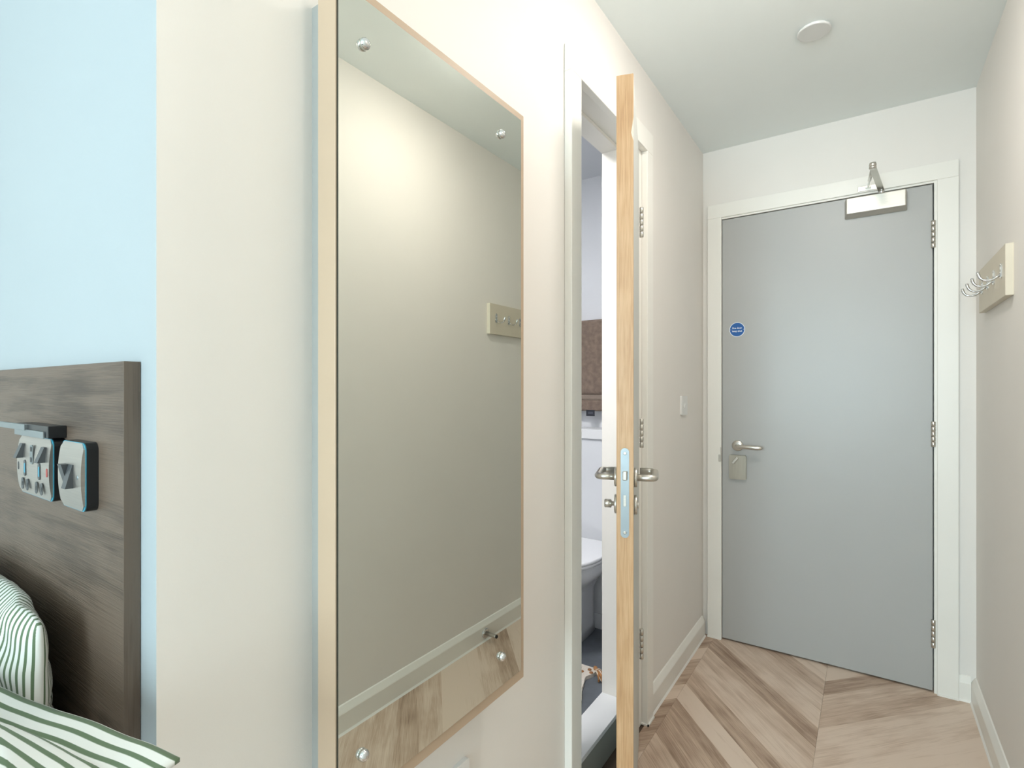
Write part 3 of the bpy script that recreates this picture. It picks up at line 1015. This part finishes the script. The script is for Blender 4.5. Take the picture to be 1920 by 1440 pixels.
globe_lamp('ceiling_light', 0.10, 0.40, 2.04, 0.09, 'warm opal globe lamp over the corridor mouth', 'lamp')
globe_lamp('ceiling_light', -1.00, -1.0, 2.12, 0.12, 'warm opal globe lamp over the bed', 'lampbed')
dm = thing('ceiling_light', (-0.14, 1.46, ZC), 'unseen dome lamp added on the ceiling to brighten the deep corridor', 'ceiling light')  # fill lamp added out of view to light the far corridor
MB().lathe((-0.14, 1.46, ZC), (0, 0, -1), [(0.115, 0), (0.115, 0.010), (0.108, 0.012)], 36).build('housing', 'white', dm)
MB().lathe((-0.14, 1.46, ZC - 0.0115), (0, 0, -1), [(0.105, 0), (0.100, 0.012), (0.08, 0.022), (0.05, 0.028), (0.001, 0.030)], 36).build('diffuser', 'filldome', dm)
bl = thing('ceiling_light', (-0.99, 0.90, BZ), 'round cool white ceiling light in the bathroom', 'ceiling light')
MB().lathe((-0.99, 0.90, BZ), (0, 0, -1), [(0.14, 0), (0.14, 0.018), (0.132, 0.022)], 36).build('housing', 'white', bl)
MB().lathe((-0.99, 0.90, BZ - 0.0215), (0, 0, -1), [(0.130, 0), (0.128, 0.003)], 36).build('diffuser', 'lampcool', bl)

# ------------------------------------------------------------------ bed end: headboard, sockets, pillows
HX1, HYF, HZT = -0.7370, 0.2576, 1.2733
hb = thing('headboard', (-1.45, YB, 0.30), 'dark wood-effect headboard panel on the pale blue wall', 'headboard')
box('panel', (-2.20, HX1 - 0.0008, HYF, YB - 0.0008, 0.30, HZT - 0.0008), 'head', hb)
box('edge_band', (HX1 - 0.0008, HX1, HYF, YB - 0.0008, 0.30, HZT), 'headedge', hb)
box('edge_band', (-2.20, HX1 - 0.0008, HYF, YB - 0.0008, HZT - 0.0008, HZT), 'headedge', hb)


def accessory_plate(owner, cx, cz, w, h, depth):
    """black body with a curved brushed steel front plate and a bright blue seam"""
    MB().prism([(cx + x, HYF, cz + z) for x, z in rounded_rect(w, h, 0.010)], (0, -depth, 0)).build('body', 'black', owner)
    MB().prism([(cx + x, HYF - depth, cz + z) for x, z in rounded_rect(w - 0.0006, h - 0.0006, 0.010)], (0, -0.0011, 0)).build('seam', 'bluedge', owner)
    # plate bows forward slightly across its height
    m = MB()
    out = rounded_rect(w - 0.002, h - 0.002, 0.009, 6)
    y0 = HYF - depth - 0.0013
    n = 12
    vs, fs = [], []
    zsn = [-(h - 0.002) / 2 + (h - 0.002) * i / n for i in range(n + 1)]
    for z in zsn:
        r = 0.009
        hw = (w - 0.002) / 2
        dz = abs(z) - ((h - 0.002) / 2 - r)
        if dz > 0:
            hw = hw - r + math.sqrt(max(0, r * r - dz * dz))
        yy = y0 - 0.0045 * (1 - (abs(z) / (h / 2)) ** 2.2)
        vs += [Vector((cx - hw, yy, cz + z)), Vector((cx + hw, yy, cz + z)), Vector((cx + hw, y0 + 0.0002, cz + z)), Vector((cx - hw, y0 + 0.0002, cz + z))]
    side = []
    for i in range(n):
        fs.append((i * 4, i * 4 + 1, (i + 1) * 4 + 1, (i + 1) * 4))
        for k in (1, 2, 3):
            k2 = (k + 1) % 4
            side.append((i * 4 + k, i * 4 + k2, (i + 1) * 4 + k2, (i + 1) * 4 + k))
    side += [(3, 2, 1, 0), (n * 4, n * 4 + 1, n * 4 + 2, n * 4 + 3)]
    m.add(vs, fs, True)
    m.add(vs, side, False)
    return m.build('front_plate', 'socketmetal', owner), y0 - 0.0042


def rocker(owner, cx, cz, y, w, h, up, name='rocker'):
    """wedge shaped rocker: sticks out at one end"""
    s = 1 if up else -1
    sec = [(y + 0.003, h / 2), (y - 0.001, h / 2), (y - 0.0085, -s * h / 2 * 0.9 if False else -h / 2), (y + 0.003, -h / 2)]
    if up:
        sec = [(yy, -z) for yy, z in sec]
    MB().prism([(cx - w / 2, yy, cz + z) for yy, z in sec], (w, 0, 0)).build(name, 'darkgrey', owner)


sk = thing('double_socket', (-1.008, HYF, 1.125), 'brushed steel double socket with usb ports on the headboard', 'socket')
SCX, SCZ = -1.008, 1.1265
fpz, yf = accessory_plate(sk, SCX, SCZ, 0.150, 0.088, 0.0135)
for dx in (-0.050, 0.050):
    rocker(sk, SCX + dx, SCZ + 0.021, yf, 0.014, 0.021, False)
for dx in (-0.033, 0.033):
    MB().prism([(SCX + dx + x, yf - 0.0004, SCZ - 0.004 + z) for x, z in rounded_rect(0.010, 0.024, 0.0045)], (0, -0.0006, 0)).build('earth_slot', 'darkgrey', sk)
    MB().prism([(SCX + dx + 0.001 + x, yf - 0.0010, SCZ - 0.004 + z) for x, z in rounded_rect(0.005, 0.014, 0.001)], (0, -0.0004, 0)).build('blue_shutter', 'bluedge', sk)
for dx in (-0.044, -0.021, 0.021, 0.044):
    MB().prism([(SCX + dx + x, yf - 0.0002, SCZ - 0.028 + z) for x, z in rounded_rect(0.010, 0.017, 0.0045)], (0, -0.0008, 0)).build('pin_slot', 'darkgrey', sk)
    MB().prism([(SCX + dx + x, yf - 0.0010, SCZ - 0.028 + z) for x, z in rounded_rect(0.004, 0.006, 0.001)], (0, -0.0003, 0)).build('shutter', 'black', sk)
us = MB().prism([(SCX + x, yf - 0.0004, SCZ + 0.018 + z) for x, z in rounded_rect(0.012, 0.028, 0.003)], (0, -0.0010, 0)).build('usb_panel', 'zinc', sk)
for dz in (0.026, 0.0105):
    box('usb_port', (SCX - 0.003, SCX + 0.003, yf - 0.0018, yf - 0.0013, SCZ + dz - 0.0035, SCZ + dz + 0.0035), 'black', us)
for dx, mm_ in ((-0.066, 'darkgrey'), (0.066, 'red')):
    MB().prism([(SCX + dx + x, yf - 0.0002, SCZ - 0.003 + z) for x, z in rounded_rect(0.005, 0.012, 0.0024)], (0, -0.0006, 0)).build('indicator', mm_, sk)
# raised shelf piece sitting on top of the socket
box('shelf_body', (-1.076, -0.932, 0.2370, HYF, 1.1715, 1.1885), 'black', sk, 0.001)
box('shelf_face', (-1.078, -0.9445, 0.2345, 0.2370, 1.1710, 1.1805), 'zinc', sk, 0.0006)
box('shelf_lip', (-1.162, -1.024, 0.2330, 0.2385, 1.1792, 1.1878), 'zinc', sk, 0.0006)

s2 = thing('dimmer_switch', (-0.864, HYF, 1.126), 'single brushed steel two rocker switch on the headboard', 'switch')
WCX, WCZ = -0.8585, 1.1275
fp2, yf2 = accessory_plate(s2, WCX, WCZ, 0.086, 0.088, 0.0125)
rocker(s2, WCX - 0.0075, WCZ, yf2, 0.0145, 0.030, True)
rocker(s2, WCX + 0.0075, WCZ, yf2, 0.0145, 0.030, False)
for dx in (-0.030, 0.030):
    MB().lathe((WCX + dx, yf2 + 0.0004, WCZ), (0, -1, 0), [(0.0032, 0), (0.0030, 0.0008), (0.001, 0.001)], 12).build('screw', 'zinc', s2)

# bed (mostly out of frame)
bd = thing('bed', (-1.45, -0.75, 0), 'divan bed with white mattress below the headboard', 'bed')
box('base', (-2.15, -0.76, -1.74, 0.235, 0.08, 0.38), 'head', bd, 0.01)
for x in (-2.09, -0.82):
    for y in (-1.66, 0.15):
        MB().lathe((x, y, 0), (0, 0, 1), [(0.025, 0), (0.03, 0.08)], 14).build('leg', 'black', bd)
box('mattress', (-2.17, -0.75, -1.76, 0.245, 0.38, 0.70), 'sheet', bd, 0.04)


def pillow(name, material, L_, Wd, T, mtx, flange, label, seed, wr=0.006, uvs=(0, 0), parent=None, warp=None):
    """closed pillow: puffed body with a thin flat flange all round"""
    nu, nv = 90, 70
    vs, fs, uv = [], [], []
    for side in (1, -1):
        for j in range(nv + 1):
            for i in range(nu + 1):
                u = -1 + 2 * i / nu
                v = -1 + 2 * j / nv
                x, y = u * L_ / 2, v * Wd / 2
                bu = max(0, 1 - (abs(x) / (L_ / 2 - flange)) ** 2.6) if abs(x) < L_ / 2 - flange else 0
                bv_ = max(0, 1 - (abs(y) / (Wd / 2 - flange)) ** 2.6) if abs(y) < Wd / 2 - flange else 0
                h = T / 2 * (bu * bv_) ** 0.45
                w = 0
                body = min(1, bu * bv_ * 4)
                w += noise.noise(Vector((x * 7 + seed, y * 7, seed))) * wr * 1.6
                w += noise.noise(Vector((x * 22 + seed, y * 9, seed + 3))) * wr * (0.4 + 0.6 * body)
                ridge = 1 - abs(noise.noise(Vector((x * 11 + y * 6, y * 13 - x * 3, seed + 9))))
                w += (ridge ** 6) * wr * 0.9 * body
                z = side * (h + 0.0022) + w
                if side < 0:
                    z = -(h + 0.0022) * 0.9 + w
                p = Vector((x, y, z))
                if warp:
                    p = warp(p)
                vs.append(mtx @ p)
                uv.append((x + (T / 2 - h) * uvs[0] * (1 if x > 0 else -1), y + uvs[1]))
    n = nu + 1
    B = n * (nv + 1)
    for j in range(nv):
        for i in range(nu):
            a = j * n + i
            fs.append((a, a + 1, a + n + 1, a + n))
            fs.append((B + a, B + a + n, B + a + n + 1, B + a + 1))
    for i in range(nu):
        fs.append((i, B + i, B + i + 1, i + 1))
        a = nv * n + i
        fs.append((a, a + 1, B + a + 1, B + a))
    for j in range(nv):
        a = j * n
        fs.append((a, a + n, B + a + n, B + a))
        a = j * n + nu
        fs.append((a, B + a, B + a + n, a + n))
    me = bpy.data.meshes.new(name)
    me.from_pydata([tuple(p) for p in vs], [], fs)
    lay = me.uv_layers.new(name='UVMap')
    for lp_ in me.loops:
        lay.data[lp_.index].uv = uv[lp_.vertex_index]
    me.polygons.foreach_set('use_smooth', [True] * len(fs))
    me.materials.append(M[material])
    bm = bmesh.new()
    bm.from_mesh(me)
    bmesh.ops.recalc_face_normals(bm, faces=bm.faces[:])
    bm.to_mesh(me)
    bm.free()
    o = bpy.data.objects.new(name, me)
    C.objects.link(o)
    tag(o, label, 'pillow')
    return o


# front pillow: lies askew, back-right corner of its flange overhanging the bed corner
ZROT = Matrix.Rotation(math.radians(14.6), 4, 'Z')
R1 = Matrix.Translation((-0.560, 0.243, 0.873)) @ ZROT @ Matrix.Rotation(math.radians(3.5), 4, 'Y') @ Matrix.Translation((-0.35, -0.20, 0.0))
pillow('pillow', 'stripe_a', 0.70, 0.40, 0.085, R1, 0.040, 'green and white striped pillow lying flat with wide flanged edge', 1.3, 0.0045, uvs=(0, 0.0032))


# back pillow standing on the mattress against the headboard
def slump(p):
    k = min(1, abs(p.x) / 0.33)
    y = p.y * (0.86 + 0.14 * (1 - k ** 3.0) ** 0.5)
    fold = 0.0040 * math.sin(p.y * 120 + p.x * 18 + 1.6 * math.sin(p.x * 26)) * min(1, 3 * (1 - k))
    return Vector((p.x * (1 - 0.05 * (p.y / 0.128) ** 2), y, p.z + fold))


R2 = Matrix.Translation((-1.165, 0.207, 0.832)) @ Matrix.Rotation(math.radians(88), 4, 'X')
pillow('pillow', 'stripe_b', 0.66, 0.256, 0.080, R2, 0.002, 'rumpled green and white striped pillow propped against the headboard', 5.1, 0.0075, uvs=(1.0, 0), warp=slump)
# plain pillow underneath that carries the front striped one
R3 = Matrix.Translation((-0.955, -0.045, 0.772)) @ ZROT
pillow('pillow', 'sheet', 0.52, 0.32, 0.135, R3, 0.004, 'plain white pillow lying beneath the flat striped pillow', 7.7, 0.003)
